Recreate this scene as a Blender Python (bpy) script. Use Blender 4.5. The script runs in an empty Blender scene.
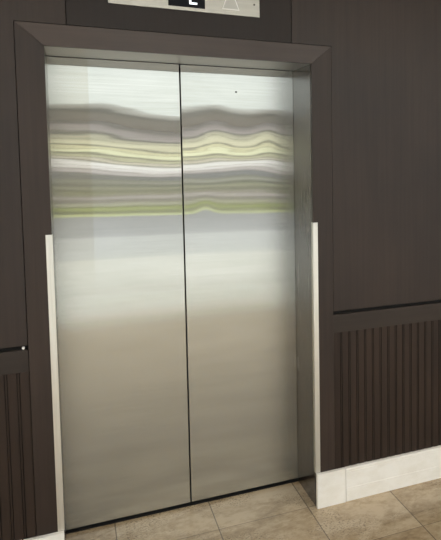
import bpy, bmesh, math, random
from mathutils import Vector, Matrix
random.seed(4)
C = bpy.context.scene.collection
SC = bpy.context.scene

# ------------------------------------------------------------------ mesh helpers
def box(bm, x0, x1, y0, y1, z0, z1, bev=0.0, seg=2):
    vs = [bm.verts.new((x, y, z)) for x in (x0, x1) for y in (y0, y1) for z in (z0, z1)]
    idx = [(0,1,3,2),(4,6,7,5),(0,4,5,1),(2,3,7,6),(0,2,6,4),(1,5,7,3)]
    fs = [bm.faces.new([vs[i] for i in f]) for f in idx]
    if bev:
        es = list({e for f in fs for e in f.edges})
        bmesh.ops.bevel(bm, geom=es, offset=bev, segments=seg, affect='EDGES', profile=0.5)

def prism(bm, pts, axis, a0, a1, bev=0.0):
    """polygon in the two other axes extruded from a0 to a1 along axis"""
    def mk(p, a):
        return {'x': (a, p[0], p[1]), 'y': (p[0], a, p[1]), 'z': (p[0], p[1], a)}[axis]
    A = [bm.verts.new(mk(p, a0)) for p in pts]; B = [bm.verts.new(mk(p, a1)) for p in pts]
    n = len(pts)
    fs = [bm.faces.new(A), bm.faces.new(B[::-1])]
    for i in range(n):
        fs.append(bm.faces.new((A[i], B[i], B[(i+1) % n], A[(i+1) % n])))
    bmesh.ops.recalc_face_normals(bm, faces=fs)
    if bev:
        es = list({e for f in fs for e in f.edges})
        bmesh.ops.bevel(bm, geom=es, offset=bev, segments=2, affect='EDGES', profile=0.5)

def disc(bm, c, r, depth, n=24, axis='Y', r2=None):
    R = Matrix.Rotation(math.pi/2, 4, 'X') if axis == 'Y' else Matrix.Identity(4)
    bmesh.ops.create_cone(bm, cap_ends=True, segments=n, radius1=r, radius2=r if r2 is None else r2,
                          depth=depth, matrix=Matrix.Translation(c) @ R)

def obj(name, bm, mat, parent=None, smooth=False):
    bmesh.ops.recalc_face_normals(bm, faces=bm.faces[:])
    me = bpy.data.meshes.new(name); bm.to_mesh(me); bm.free()
    me.materials.append(mat)
    if smooth:
        for p in me.polygons: p.use_smooth = True
    o = bpy.data.objects.new(name, me); C.objects.link(o)
    if parent:
        o.parent = parent; o.matrix_parent_inverse = parent.matrix_world.inverted()
    return o

def empty(name, loc):
    o = bpy.data.objects.new(name, None); o.empty_display_size = .1
    o.location = loc; C.objects.link(o)
    o.matrix_world = Matrix.Translation(loc)
    return o

def tag(o, label=None, cat=None, group=None, kind=None):
    if label: o['label'] = label
    if cat: o['category'] = cat
    if group: o['group'] = group
    if kind: o['kind'] = kind
    return o

# ------------------------------------------------------------------ material helpers
class M:
    def __init__(s, name):
        s.m = bpy.data.materials.new(name); s.m.use_nodes = True
        s.t = s.m.node_tree; s.n = s.t.nodes; s.l = s.t.links
        s.b = s.n['Principled BSDF']
        s.geo = s.n.new('ShaderNodeNewGeometry')
    def set(s, **k):
        for a, v in k.items():
            s.b.inputs[a.replace('_', ' ')].default_value = v
    def vmul(s, sc, off=(0,0,0)):
        mp = s.n.new('ShaderNodeMapping'); mp.inputs['Scale'].default_value = sc
        mp.inputs['Location'].default_value = off
        s.l.new(s.geo.outputs['Position'], mp.inputs['Vector']); return mp.outputs[0]
    def noise(s, sc, scale=1., detail=4., rough=.5, off=(0,0,0), dist=0.):
        nz = s.n.new('ShaderNodeTexNoise'); nz.inputs['Scale'].default_value = scale
        nz.inputs['Detail'].default_value = detail; nz.inputs['Roughness'].default_value = rough
        nz.inputs['Distortion'].default_value = dist
        s.l.new(s.vmul(sc, off), nz.inputs['Vector']); return nz.outputs['Fac']
    def ramp(s, fac, stops, interp='LINEAR'):
        r = s.n.new('ShaderNodeValToRGB'); r.color_ramp.interpolation = interp
        e = r.color_ramp.elements
        while len(e) > 1: e.remove(e[-1])
        e[0].position = stops[0][0]; e[0].color = (*stops[0][1], 1)
        for p, c in stops[1:]:
            x = e.new(p); x.color = (*c, 1)
        s.l.new(fac, r.inputs[0]); return r.outputs[0]
    def math(s, op, a, b=None, c=None, clamp=False):
        m = s.n.new('ShaderNodeMath'); m.operation = op; m.use_clamp = clamp
        for i, v in enumerate((a, b, c)):
            if v is None: continue
            if isinstance(v, (int, float)): m.inputs[i].default_value = v
            else: s.l.new(v, m.inputs[i])
        return m.outputs[0]
    def mix(s, fac, a, b, typ='MIX'):
        m = s.n.new('ShaderNodeMix'); m.data_type = 'RGBA'; m.blend_type = typ
        for i, v in ((0, fac), (6, a), (7, b)):
            if isinstance(v, (int, float)): m.inputs[i].default_value = v
            elif isinstance(v, tuple): m.inputs[i].default_value = (*v, 1) if len(v) == 3 else v
            else: s.l.new(v, m.inputs[i])
        return m.outputs[2]
    def xyz(s):
        x = s.n.new('ShaderNodeSeparateXYZ'); s.l.new(s.geo.outputs['Position'], x.inputs[0]); return x.outputs
    def bump(s, h, strength, dist):
        b = s.n.new('ShaderNodeBump'); b.inputs['Strength'].default_value = strength
        b.inputs['Distance'].default_value = dist
        s.l.new(h, b.inputs['Height']); s.l.new(b.outputs[0], s.b.inputs['Normal'])
    def link(s, out, inp): s.l.new(out, s.b.inputs[inp])

def srgb(r, g, b):
    f = lambda c: (c/255/12.92) if c/255 <= .04045 else ((c/255+.055)/1.055)**2.4
    return (f(r), f(g), f(b))
def plain(name, col, rough=.6, **k):
    m = M(name); m.set(Base_Color=(*col, 1), Roughness=rough, **k)
    return m.m

# dark-stained, lacquered wood; grain runs along 'z' or 'x'
def wood(name, c0, c1, grain='z', rough=.36, ior=1.5, spec=.5, off=0.):
    m = M(name)
    sc = (70, 70, 1.6) if grain == 'z' else (1.6, 70, 70)
    g = m.noise(sc, 1, 5, .6, (off, 0, off), .3)
    blo = m.noise((1.3, 1.3, .8) if grain == 'z' else (.8, 1.3, 1.3), 1.6, 4, .55, (off*2, 3, 1))
    f = m.math('ADD', m.math('MULTIPLY', g, .38), m.math('MULTIPLY', blo, .77))
    m.link(m.ramp(f, [(.38, c0), (.78, c1)]), 'Base Color')
    fine = m.noise((220, 220, 5) if grain == 'z' else (5, 220, 220), 1, 3, .6)
    r = m.math('ADD', m.math('MULTIPLY', blo, .22), m.math('MULTIPLY', fine, .14))
    m.link(m.math('ADD', r, rough - .18), 'Roughness')
    m.set(IOR=ior); m.b.inputs['Specular IOR Level'].default_value = spec
    m.bump(m.math('ADD', g, m.math('MULTIPLY', fine, .5)), .12, .002)
    return m.m

W_UP  = wood('wood_upper', (.020,.0130,.0105), (.043,.0285,.023), rough=.42, spec=.36)
W_MID = wood('wood_header_panel', (.012,.0075,.0065), (.022,.0145,.012), rough=.5, spec=.36, off=3.)
W_LOW = wood('wood_beadboard', (.017,.0098,.0068), (.040,.0245,.0175), rough=.46, spec=.3, off=5.)
W_CAS = wood('wood_casing', (.021,.0130,.010), (.048,.0315,.0245), rough=.42, spec=.36, off=8.)
W_CASH= wood('wood_casing_head', (.032,.020,.0160), (.066,.044,.035), 'x', rough=.40, off=11.)
W_RAIL= wood('wood_rail', (.018,.012,.0095), (.038,.027,.021), 'x', rough=.42, spec=.36, off=14.)
W_JAM = wood('wood_jamb', (.020,.011,.007), (.045,.027,.018), rough=.22, ior=2.2, off=17.)
W_GRV = plain('wood_groove', (.006,.003,.002), .8)
DARK  = plain('dark_void', (.004,.0035,.003), .9)

def steel(name, seed, waves, residue=None):
    m = M(name)
    br = m.noise((3., 1, 260), 1, 4, .6, (seed, 0, 0))           # fine brushing
    sm = m.noise((1.6, 1, 6.), 1, 4, .6, (seed*2, 0, 3), .6)     # handling smears
    col = m.ramp(m.math('ADD', m.math('MULTIPLY', br, .5), m.math('MULTIPLY', sm, .5)),
                 [(.32, (.485,.485,.432)), (.68, (.595,.592,.545))])
    x, y, z = m.xyz()
    if residue:   # strip of old film residue with a straight edge
        x1, z0 = residue
        a = m.math('MULTIPLY', m.math('SUBTRACT', x1, x), 250., None, True)
        c = m.math('MULTIPLY', m.math('SUBTRACT', z, z0), 4., None, True)
        col = m.mix(m.math('MULTIPLY', m.math('MULTIPLY', a, c), .24), col, (.38,.33,.22))
    # panel oil-canning: a gentle tilt of the sheet that varies over its face
    lo = m.math('SUBTRACT', m.noise((2.4, 1, 3.2), 1, 1.5, .5, (seed*3, 0, 7)), .5)
    fi = m.math('SUBTRACT', m.noise((1.9, 1, 22.), 1, 2.5, .55, (seed*5, 0, 2)), .5)
    t = m.math('ADD', m.math('MULTIPLY', lo, .008), m.math('MULTIPLY', fi, .0075))
    env = m.math('SMOOTH_MIN', m.math('MULTIPLY', m.math('SUBTRACT', z, 1.25), 2.5), 1., .3)
    env = m.math('MAXIMUM', env, .12)
    for (cx, cz, wx, wz, amp) in waves:
        q = m.math('DIVIDE', m.math('SUBTRACT', x, cx), wx); p = m.math('DIVIDE', m.math('SUBTRACT', z, cz), wz)
        e = m.math('ADD', m.math('MULTIPLY', q, q), m.math('MULTIPLY', p, p))
        t = m.math('ADD', t, m.math('MULTIPLY', m.math('EXPONENT', m.math('MULTIPLY', e, -1.)), amp))
    t = m.math('MULTIPLY', t, env)
    mic = m.math('MULTIPLY', m.math('SUBTRACT', br, .5), .0008)
    cmb = m.n.new('ShaderNodeCombineXYZ'); m.l.new(m.math('ADD', t, mic), cmb.inputs[2])
    add = m.n.new('ShaderNodeVectorMath'); add.operation = 'ADD'
    m.l.new(m.geo.outputs['Normal'], add.inputs[0]); m.l.new(cmb.outputs[0], add.inputs[1])
    nrm = m.n.new('ShaderNodeVectorMath'); nrm.operation = 'NORMALIZE'
    m.l.new(add.outputs[0], nrm.inputs[0])
    g = m.n.new('ShaderNodeBsdfAnisotropic'); g.distribution = 'GGX'
    g.inputs['Roughness'].default_value = .10; g.inputs['Anisotropy'].default_value = .92
    for nm, a_, b_ in (('Roughness', .095, .21), ('Anisotropy', .93, .72)):
        q = m.n.new('ShaderNodeMapRange'); q.interpolation_type = 'SMOOTHSTEP'; m.l.new(z, q.inputs[0])
        q.inputs[1].default_value = 1.30; q.inputs[2].default_value = .88; q.inputs[3].default_value = a_; q.inputs[4].default_value = b_
        m.l.new(q.outputs[0], g.inputs[nm])
    tg = m.n.new('ShaderNodeCombineXYZ'); tg.inputs[2].default_value = 1.
    m.l.new(tg.outputs[0], g.inputs['Tangent'])
    m.l.new(col, g.inputs['Color']); m.l.new(nrm.outputs[0], g.inputs['Normal'])
    # coarser brushing haze over the mirror finish, heavier where the lower half is scuffed
    m.set(Metallic=1., Roughness=.30); m.link(col, 'Base Color'); m.link(nrm.outputs[0], 'Normal')
    mr = m.n.new('ShaderNodeMapRange'); mr.interpolation_type = 'SMOOTHSTEP'
    m.l.new(z, mr.inputs[0]); mr.inputs[1].default_value = 1.25; mr.inputs[2].default_value = .80
    mr.inputs[3].default_value = .09; mr.inputs[4].default_value = .25
    mx = m.n.new('ShaderNodeMixShader'); m.l.new(mr.outputs[0], mx.inputs[0])
    m.l.new(g.outputs[0], mx.inputs[1]); m.l.new(m.b.outputs[0], mx.inputs[2])
    m.l.new(mx.outputs[0], m.n['Material Output'].inputs[0])
    return m.m
ST_L = steel('brushed_steel_left', 1.7, [(-.02,1.85,.22,.25,.007), (-.34,1.9,.10,.3,-.0025), (-.55,1.6,.15,.4,-.002)], (-.378, 1.05))
ST_R = steel('brushed_steel_right', 6.3, [(.155,1.80,.075,.12,-.0060), (.40,1.78,.06,.10,-.0050), (.29,1.6,.14,.06,-.004), (.10,1.44,.045,.05,-.0085)])

def brushed(name, col, rough, axis='z'):
    m = M(name); m.set(Metallic=1.)
    n = m.noise((90, 90, 3) if axis == 'z' else (3, 90, 90), 1, 4, .6)
    m.link(m.ramp(n, [(.3, tuple(c*.85 for c in col)), (.7, col)]), 'Base Color')
    m.link(m.math('ADD', m.math('MULTIPLY', n, .15), rough), 'Roughness')
    return m.m
GUARD = M('corner_guard_metal')
_n = GUARD.noise((60, 60, 2.5), 1, 4, .6)
GUARD.link(GUARD.ramp(_n, [(.3, (.66,.64,.58)), (.7, (.82,.80,.75))]), 'Base Color')
GUARD.set(Metallic=.85, Roughness=.33); GUARD = GUARD.m
PLATE = brushed('indicator_plate', (.50,.49,.45), .36, 'x')
SOFF = brushed('soffit_steel', (.42,.405,.385), .30, 'x')

PAINT = M('white_trim_paint')
_n = PAINT.noise((9, 9, 14), 1, 6, .7)
_s = PAINT.noise((70, 70, 70), 1, 3, .7, (4, 4, 4))
_c = PAINT.ramp(_n, [(.3, (.82,.795,.74)), (.6, (.90,.885,.85))])
PAINT.link(PAINT.mix(PAINT.ramp(_s, [(.68, (0,0,0)), (.76, (.55,.55,.55))]), _c, (.50,.45,.37)), 'Base Color')
PAINT.set(Roughness=.42); PAINT = PAINT.m

# travertine floor tiles
def tiles():
    m = M('travertine_tiles')
    x, y, z = m.xyz()
    def joint(c, t0, ts, w):
        u = m.math('DIVIDE', m.math('SUBTRACT', c, t0), ts)
        f = m.math('ABSOLUTE', m.math('SUBTRACT', m.math('FRACT', m.math('ADD', u, .5)), .5))
        return m.math('SUBTRACT', 1., m.math('SMOOTH_MAX', m.math('MULTIPLY', m.math('SUBTRACT', m.math('MULTIPLY', f, ts), w*.5), 900.), 0., .2), None, True), m.math('FLOOR', u)
    jx, ix = joint(x, -.336, .4165, .0036)
    jy, iy = joint(y, .0169, .396, .0024)
    j = m.math('MAXIMUM', jx, jy)
    wn = m.n.new('ShaderNodeTexWhiteNoise'); wn.noise_dimensions = '2D'
    cb = m.n.new('ShaderNodeCombineXYZ'); m.l.new(ix, cb.inputs[0]); m.l.new(iy, cb.inputs[1])
    m.l.new(cb.outputs[0], wn.inputs['Vector'])
    cloud = m.noise((3.2, 5.5, 1), 1, 6, .62, (2, 1, 0), .8)
    spots = m.noise((26, 34, 1), 1, 5, .7, (9, 2, 0), .3)
    f = m.math('ADD', m.math('ADD', m.math('MULTIPLY', cloud, .6), m.math('MULTIPLY', spots, .35)),
               m.math('MULTIPLY', wn.outputs[0], .12))
    base = m.ramp(f, [(.38, (.215,.150,.088)), (.50, (.385,.288,.176)), (.63, (.56,.445,.305))])
    pit = m.noise((95, 125, 1), 1, 4, .7, (1, 7, 0))
    reg = m.noise((3.4, 4.4, 1), 1, 2, .5, (6.4, 1.2, 0))
    pm = m.math('MULTIPLY', m.ramp(pit, [(.54, (0,0,0)), (.61, (1,1,1))]),
                m.ramp(reg, [(.46, (0,0,0)), (.60, (1,1,1))]))
    c = m.mix(m.math('MULTIPLY', pm, .8), base, (.085,.062,.042))
    c = m.mix(m.math('MULTIPLY', j, .78), c, (.10,.078,.054))
    m.link(c, 'Base Color')
    m.link(m.math('ADD', m.math('MULTIPLY', spots, .18), .12), 'Roughness')
    h = m.math('SUBTRACT', 0., m.math('MAXIMUM', j, m.math('MULTIPLY', pm, .6)))
    m.bump(h, .5, .0015)
    return m.m
TILE = tiles()

PLASTER = plain('white_plaster', (.78,.77,.74), .8)
CEIL = plain('white_ceiling', (.82,.82,.80), .85)

def emit(name, col, s):
    m = M(name); m.set(Base_Color=(*col, 1)); m.b.inputs['Emission Color'].default_value = (*col, 1)
    m.b.inputs['Emission Strength'].default_value = s; return m.m

# ------------------------------------------------------------------ measures (metres)
OW = .5335           # half width of the opening
H = 2.108            # opening height
DD = .295            # door plane behind the casing face
CO = .6293           # outer casing edge
CT = H + .0841       # casing top
ZG0, ZG1 = .928, .945
ZR0 = .840           # underside of the rail
ZB = .1658           # baseboard height
ZC = 2.95            # ceiling
XL, XR = -3.0, 5.2   # lobby side walls
YF = -3.9            # lobby front edge

# ------------------------------------------------------------------ wall behind everything
wall = empty('wall_back', (0, .02, 0)); tag(wall, kind='structure')
b = bmesh.new()
box(b, XL, -OW-.012, .022, .5, 0, ZC); box(b, OW+.012, XR, .022, .5, 0, ZC)
box(b, -OW-.012, OW+.012, .022, .5, H+.012, ZC)
obj('wall_core', b, DARK, wall)
G = .0022
ys, yb = .004, .022
xs0, xs1 = -.4546, .4442
co = CO + G; ct = CT + G
b = bmesh.new(); prism(b, [(XL, ZG1), (-co, ZG1), (-co, ct), (xs0-G/2, ct), (xs0-G/2, ZC), (XL, ZC)], 'y', ys, yb, .0008)
tag(obj('upper_panel', b, W_UP, wall))
b = bmesh.new(); prism(b, [(xs0+G/2, ct), (xs1-G/2, ct), (xs1-G/2, ZC), (xs0+G/2, ZC)], 'y', ys, yb, .0008)
obj('upper_panel', b, W_MID, wall)
b = bmesh.new(); prism(b, [(xs1+G/2, ct), (co, ct), (co, ZG1), (XR, ZG1), (XR, ZC), (xs1+G/2, ZC)], 'y', ys, yb, .0008)
obj('upper_panel', b, W_UP, wall)
for s in (-1, 1):
    xa, xb = (-co+.0012, XL) if s < 0 else (co-.0012, XR)
    b = bmesh.new(); box(b, min(xa, xb), max(xa, xb), ys, yb, ZR0, ZG0, .0008); obj('rail', b, W_RAIL, wall)
    # beadboard: boards with a small bead between two quirks
    pts = []; e = abs(xb)
    x = co; y0 = ys + .002
    cs = []
    c = .6690
    while c < e - .02: cs.append(c); c += .0417
    prof = [(x, y0)]
    for c in cs:
        for a, yy in ((-.0060, y0), (-.0059, y0+.010), (-.0029, y0+.010), (-.0028, y0+.0006), (.0026, y0+.0006), (.0027, y0+.009), (.0052, y0+.009), (.0053, y0)):
            prof.append((c+a, yy))
    prof.append((e, y0))
    b = bmesh.new()
    lo = [b.verts.new((s*px, py, ZB-.03)) for px, py in prof]; hi = [b.verts.new((s*px, py, ZR0+.002)) for px, py in prof]
    for i in range(len(prof)-1): b.faces.new((lo[i], lo[i+1], hi[i+1], hi[i]))
    o = obj('beadboard', b, W_LOW, wall)
    me = o.data; me.materials.append(W_GRV)
    for p_ in me.polygons:
        if p_.center.y > y0 + .003: p_.material_index = 1
    # close to a solid body against the wall core
    sol = o.modifiers.new('thick', 'SOLIDIFY'); sol.thickness = .006; sol.offset = 1 if me.polygons[0].normal.y > 0 else -1

# ------------------------------------------------------------------ elevator surround
sur = empty('elevator_surround', (0, 0, 0))
tag(sur, 'dark brown stained wood surround framing the elevator opening, with mitred casing', 'door frame')
m_ = .0002
b = bmesh.new(); prism(b, [(-CO, 0), (-OW, 0), (-OW, H), (-CO, CT)], 'y', 0, .021, .0007); obj('side_casing', b, W_CAS, sur)
b = bmesh.new(); prism(b, [(CO, 0), (OW, 0), (OW, H), (CO, CT)], 'y', 0, .021, .0007); obj('side_casing', b, W_CAS, sur)
b = bmesh.new(); prism(b, [(-CO+m_, CT), (-OW+m_, H+m_), (OW-m_, H+m_), (CO-m_, CT)], 'y', 0, .021, .0007); obj('head_casing', b, W_CASH, sur)
for s in (-1, 1):
    b = bmesh.new(); box(b, min(s*OW, s*(OW+.012)), max(s*OW, s*(OW+.012)), .0215, DD-.006, 0, H, .0006); obj('jamb_lining', b, W_JAM, sur)
b = bmesh.new(); box(b, -OW-.012, OW+.012, .0215, DD-.006, H+.0005, H+.012, .0006); obj('soffit_lining', b, SOFF, sur)

# ------------------------------------------------------------------ sliding doors
for s, mat in ((-1, ST_L), (1, ST_R)):
    d = empty('elevator_door', (s*OW/2, DD, .014))
    b = bmesh.new(); xa, xb = (-.0032, -OW-.03) if s < 0 else (.0032, OW+.03)
    box(b, min(xa, xb), max(xa, xb), DD, DD+.03, .016, H-.0012, .0010)
    obj('door_skin', b, mat, d)
    if s > 0:
        b = bmesh.new(); disc(b, (.2539, DD-.0004, 1.992), .0042, .0016, 20); obj('release_keyhole', b, DARK, d)
        tag(d, 'right brushed stainless steel sliding elevator door with small black keyhole near its top', 'elevator door', 'sliding elevator doors')
    else:
        tag(d, 'left brushed stainless steel sliding elevator door, the one without a keyhole', 'elevator door', 'sliding elevator doors')
b = bmesh.new()
box(b, -.62, .62, DD+.20, DD+.24, 0, H+.2); box(b, -.62, -.60, DD+.035, DD+.2, 0, H+.2); box(b, .60, .62, DD+.035, DD+.2, 0, H+.2)
tag(obj('wall_shaft', b, DARK), kind='structure')
b = bmesh.new(); box(b, -OW-.03, OW+.03, DD-.004, DD+.2, -.02, .0035); tag(obj('trim_1', b, DARK), kind='structure')   # door track

# ------------------------------------------------------------------ corner guards
ZC0, ZC1 = ZB + .004, 1.3765
for s in (-1, 1):
    x0 = OW - .0022; t = .0022; w = .0215; wr = .022
    pts = [(s*x0, -t), (s*(x0+w+.0022), -t), (s*(x0+w+.0022), 0), (s*OW, 0), (s*OW, wr), (s*x0, wr)]
    b = bmesh.new(); prism(b, pts, 'z', ZC0, ZC1, .0005)
    o = obj('corner_guard', b, GUARD)
    side = 'left' if s < 0 else 'right'
    tag(o, f'pale metal corner guard strip running up the {side} inner edge of the elevator surround', 'corner guard', 'corner guards of the elevator opening')

# ------------------------------------------------------------------ baseboards and plinth blocks
XP = .6766
for s, nm in ((-1, 'left'), (1, 'right')):
    e = abs(XL) if s < 0 else XR
    prof = [(.022, 0), (-.0170, 0), (-.0170, .0660), (-.0145, .0665), (-.0145, .0690), (-.0158, .0695), (-.0150, .1475), (-.0135, .1500), (-.0160, .1520),
            (-.0168, .1570), (-.0160, .1625), (-.0135, .1655), (.002, ZB), (.022, ZB)]
    b = bmesh.new(); prism(b, prof, 'x', s*(XP+.0042), s*e); o = obj('baseboard_'+nm, b, PAINT); tag(o, kind='structure')
    b = bmesh.new(); box(b, min(s*(OW-.001), s*XP), max(s*(OW-.001), s*XP), -.0215, -.0002, 0, ZB+.003, .0015)
    side = nm
    tag(obj('plinth_block', b, PAINT), f'white painted plinth block at the foot of the {side} side casing', 'plinth block', 'white plinth blocks')

# ------------------------------------------------------------------ small white plug in the left groove
b = bmesh.new(); disc(b, (-.6468, .0075, .9365), .0055, .013, 16); bmesh.ops.bevel(b, geom=b.edges[:], offset=.0012, segments=2, affect='EDGES')
tag(obj('wall_plug', b, plain('white_plastic', (.85,.85,.84), .4)), 'tiny white plug stuck in the end of the dark wall groove left of the elevator', 'wall plug')

# ------------------------------------------------------------------ indicator panel above the doors
pz0, pz1 = 2.2915, 2.4915
p = empty('floor_indicator', (0, .004, pz0))
tag(p, 'pale metal floor indicator plate with black display, mounted above the elevator', 'floor indicator')
b = bmesh.new(); box(b, -.3043, .2995, -.0035, .0035, pz0, pz1, .0012); obj('face_plate', b, PLATE, p)
b = bmesh.new(); box(b, -.0784, .0686, -.0048, -.003, 2.3055, 2.4755, .0008)
disp = obj('display', b, plain('black_glass', (.005,.006,.010), .5, Specular_IOR_Level=.15), p)
b = bmesh.new()
prism(b, [(.0046, 2.319), (.0364, 2.319), (.0364, 2.327), (.0126, 2.327), (.0126, 2.415), (.0046, 2.415)], 'y', -.0056, -.0047)
obj('display_letter', b, emit('lit_letter', (.85,.92,1.), 1.3), disp)
b = bmesh.new()
o3 = [(.137, 2.311), (.213, 2.311), (.175, 2.415)]; cx_, cz_ = .175, 2.342
i3 = [(cx_+(x-cx_)*.82, cz_+(z-cz_)*.82) for x, z in o3]
for i in range(3):
    j = (i+1) % 3; prism(b, [o3[i], o3[j], i3[j], i3[i]], 'y', -.0058, -.0034)
obj('arrow_rim', b, plain('arrow_rim_white', (.86,.86,.84), .25), p)
b = bmesh.new(); prism(b, i3, 'y', -.0044, -.0034); obj('arrow_lens', b, plain('arrow_lens_grey', (.55,.55,.52), .3), p)
for sx, sz in ((.2763, 2.3443), (.2763, 2.45), (-.2811, 2.45)):
    b = bmesh.new(); disc(b, (sx, -.004, sz), .0042, .0014, 16); obj('screw', b, plain('dark_screw', (.10,.09,.08), .4, Metallic=1.), p)

# ------------------------------------------------------------------ lobby shell
b = bmesh.new(); box(b, XL-.2, XR+.2, YF, DD+.3, -.12, 0); tag(obj('floor', b, TILE), kind='structure')
b = bmesh.new(); box(b, XL-.2, XR+.2, YF-.1, .5, ZC, ZC+.10); tag(obj('ceiling', b, CEIL), kind='structure')
b = bmesh.new(); box(b, XL-.2, XL, YF, .5, 0, ZC); tag(obj('wall_left', b, PLASTER), kind='structure')
b = bmesh.new(); box(b, XR, XR+.2, YF, .5, 0, ZC); tag(obj('wall_right', b, PLASTER), kind='structure')

# ------------------------------------------------------------------ forecourt paving, stepped in colour for floor glare, and the low building opposite (seen mirrored in the doors)
conc = M('pale_concrete')
_n = conc.noise((1.1, 1.1, 1), 1, 6, .6); conc.link(conc.ramp(_n, [(.3, (.50,.50,.49)), (.7, (.56,.565,.56))]), 'Base Color'); conc.set(Roughness=.75)
b = bmesh.new(); box(b, -40, 40, -5.3, YF, -.14, -.004); tag(obj('paving_shade_offset', b, plain('shade_offset_white', (.84,.84,.82), .7)), kind='structure')  # paving whitened to offset the roof shade that falls on it
b = bmesh.new(); box(b, -40, 40, -8.5, -5.3, -.14, -.004); tag(obj('forecourt', b, conc.m), kind='structure')  # palest open strip; colours step down from here in place of floor glare
b = bmesh.new(); box(b, -40, 40, -11.8, -8.5, -.14, -.004); tag(obj('paving_glare_mid', b, plain('glare_step_mid', (.42,.43,.45), .8)), kind='structure')  # greyer paving step, the fading glare put into its colour
b = bmesh.new(); box(b, -40, 40, -17.0, -11.8, -.14, -.004); tag(obj('paving_glare_far', b, plain('glare_step_far', (.29,.295,.32), .85)), kind='structure')  # darkest paving step, far end of the glare gradient done in colour
grs = M('lawn_green'); _n = grs.noise((8, 8, 8), 1, 5, .6)
grs.link(grs.ramp(_n, [(.3, (.50,.55,.26)), (.7, (.66,.70,.38))]), 'Base Color'); grs.set(Roughness=.9)
b = bmesh.new(); box(b, -40, 40, -60, -17.0, -.14, .02, .01); tag(obj('lawn', b, grs.m), kind='structure')
bd = empty('low_building', (3, -18, 0))
tag(bd, 'low cream building with brown fascia, mirrored as wavy bands in the elevator doors', 'building')
YB = -17.5
def band(name, z0, z1, col, x0=-30, x1=40, y=YB, rough=.8):
    b = bmesh.new(); box(b, x0, x1, y-.6, y, z0, z1); return obj(name, b, plain('bld_'+name, col, rough), bd)
band('roof_fascia', 2.62, 3.00, (.20,.175,.155), y=YB+.25)
band('roof_edge', 3.00, 3.12, (.34,.32,.30), y=YB+.30)
band('soffit_board', 2.50, 2.62, (.60,.54,.54), x0=.15, y=YB+.10)
def rows(name, lst, **k):
    for a, c, col in lst: band(name, a, c, col, **k)
rows('wall_board', [(2.34, 2.50, (.70,.62,.62)), (2.19, 2.28, (.90,.84,.66)), (2.00, 2.175, (.92,.87,.66)), (1.87, 1.945, (.88,.84,.58)), (1.74, 1.855, (.95,.94,.68)), (1.61, 1.685, (.66,.64,.46)), (1.52, 1.585, (.78,.72,.62))])
rows('sill_board', [(1.37, 1.48, (.98,.95,.97)), (1.28, 1.36, (.90,.86,.88)), (1.19, 1.26, (.66,.60,.62))])
band('backing_wall', .0, 2.6, (.30,.29,.24), y=YB-.02)
rows('base_board', [(1.02, 1.17, (.27,.27,.30)), (.90, .985, (.42,.42,.38)), (.82, .87, (.22,.22,.19)), (.72, .80, (.42,.42,.32)), (.64, .69, (.24,.23,.19)), (.57, .62, (.36,.34,.30)), (.46, .54, (.62,.56,.59)), (.38, .44, (.32,.29,.30))], x0=.1)
rows('base_board', [(.72, 1.17, (.24,.22,.18)), (.56, .70, (.30,.29,.17)), (.36, .55, (.27,.24,.22))], x1=.1)
band('hedge_board', .25, .35, (.44,.42,.38), y=YB+.02)
band('hedge_board', .11, .22, (.36,.385,.20), y=YB+.03)

# ------------------------------------------------------------------ fill lights added to brighten the lobby, none in view
for i, lx in enumerate((-1.6, .2, 2.0, 3.8)):
    L = empty('fill_light_panel', (lx, -3.1, ZC))
    b = bmesh.new(); box(b, lx-.31, lx+.31, -3.41, -2.79, ZC-.012, ZC-.001, .003); obj('fill_frame', b, PLASTER, L)
    b = bmesh.new(); box(b, lx-.28, lx+.28, -3.38, -2.82, ZC-.016, ZC-.0125); obj('fill_diffuser', b, emit('fill_diffuser', (1., .92, .80), 25.), L)
    tag(L, 'added square white fill light panel, unseen above the lobby in front of the elevator', 'added fill light', 'added lobby fill lights')

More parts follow.
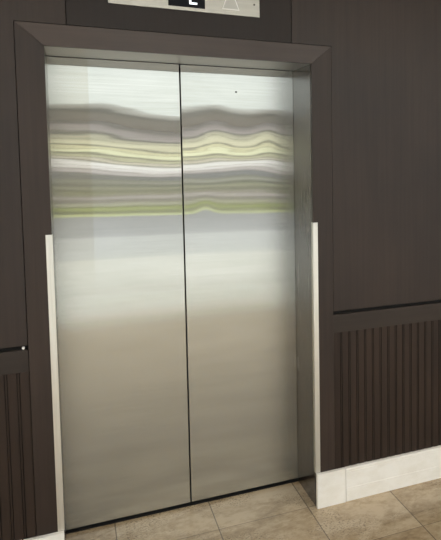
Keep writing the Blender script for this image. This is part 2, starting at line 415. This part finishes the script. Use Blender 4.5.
# ------------------------------------------------------------------ daylight
w = bpy.data.worlds.new('World'); SC.world = w; w.use_nodes = True
bg = w.node_tree.nodes['Background']; bg.inputs[0].default_value = (.93, .99, 1.0, 1); bg.inputs[1].default_value = 1.68
sun = bpy.data.lights.new('sun', 'SUN'); sun.energy = 4.6; sun.angle = math.radians(14); sun.color = (1., .97, .92)
so = bpy.data.objects.new('sun', sun); C.objects.link(so)
so.rotation_euler = Vector((-.45, -.38, -.81)).to_track_quat('-Z', 'Y').to_euler()
# portal that helps sample the daylight through the open front
pl = bpy.data.lights.new('portal', 'AREA'); pl.shape = 'RECTANGLE'; pl.size = XR-XL; pl.size_y = ZC; pl.cycles.is_portal = True
po = bpy.data.objects.new('portal', pl); C.objects.link(po); po.location = ((XL+XR)/2, YF-.05, ZC/2)
po.rotation_euler = Vector((0, 1, 0)).to_track_quat('-Z', 'Z').to_euler()

# ------------------------------------------------------------------ camera
cxx, D, cz, yaw, pitch, roll, f, ppx, ppy = -.4409, 2.9727, 1.679, .4765, -.0753, -.0005, 665.8096, 419.9293, 207.8476
cy, sy, cp, sp, cr, sr = math.cos(yaw), math.sin(yaw), math.cos(pitch), math.sin(pitch), math.cos(roll), math.sin(roll)
R = Vector((cy, -sy, 0)); F = Vector((sy*cp, cy*cp, sp)); U = Vector((-sy*sp, -cy*sp, cp))
R2 = R*cr - U*sr; U2 = R*sr + U*cr
cam = bpy.data.cameras.new('camera'); co_ = bpy.data.objects.new('camera', cam); C.objects.link(co_)
mw = Matrix((R2, U2, -F)).transposed().to_4x4(); mw.translation = Vector((cxx, -D, cz)); co_.matrix_world = mw
cam.sensor_fit = 'HORIZONTAL'; cam.sensor_width = 36; cam.lens = f/441*36
cam.shift_x = (220.5-ppx)/441; cam.shift_y = (ppy-270)/441
cam.clip_start = .02; cam.clip_end = 300
SC.camera = co_

SC.view_settings.view_transform = 'Standard'; SC.view_settings.look = 'None'
SC.view_settings.gamma = 1; SC.view_settings.exposure = 0; SC.view_settings.use_curve_mapping = False
SC.cycles.max_bounces = 12; SC.cycles.diffuse_bounces = 5; SC.cycles.glossy_bounces = 6
SC.cycles.sample_clamp_indirect = 6
SC.cycles.use_denoising = True
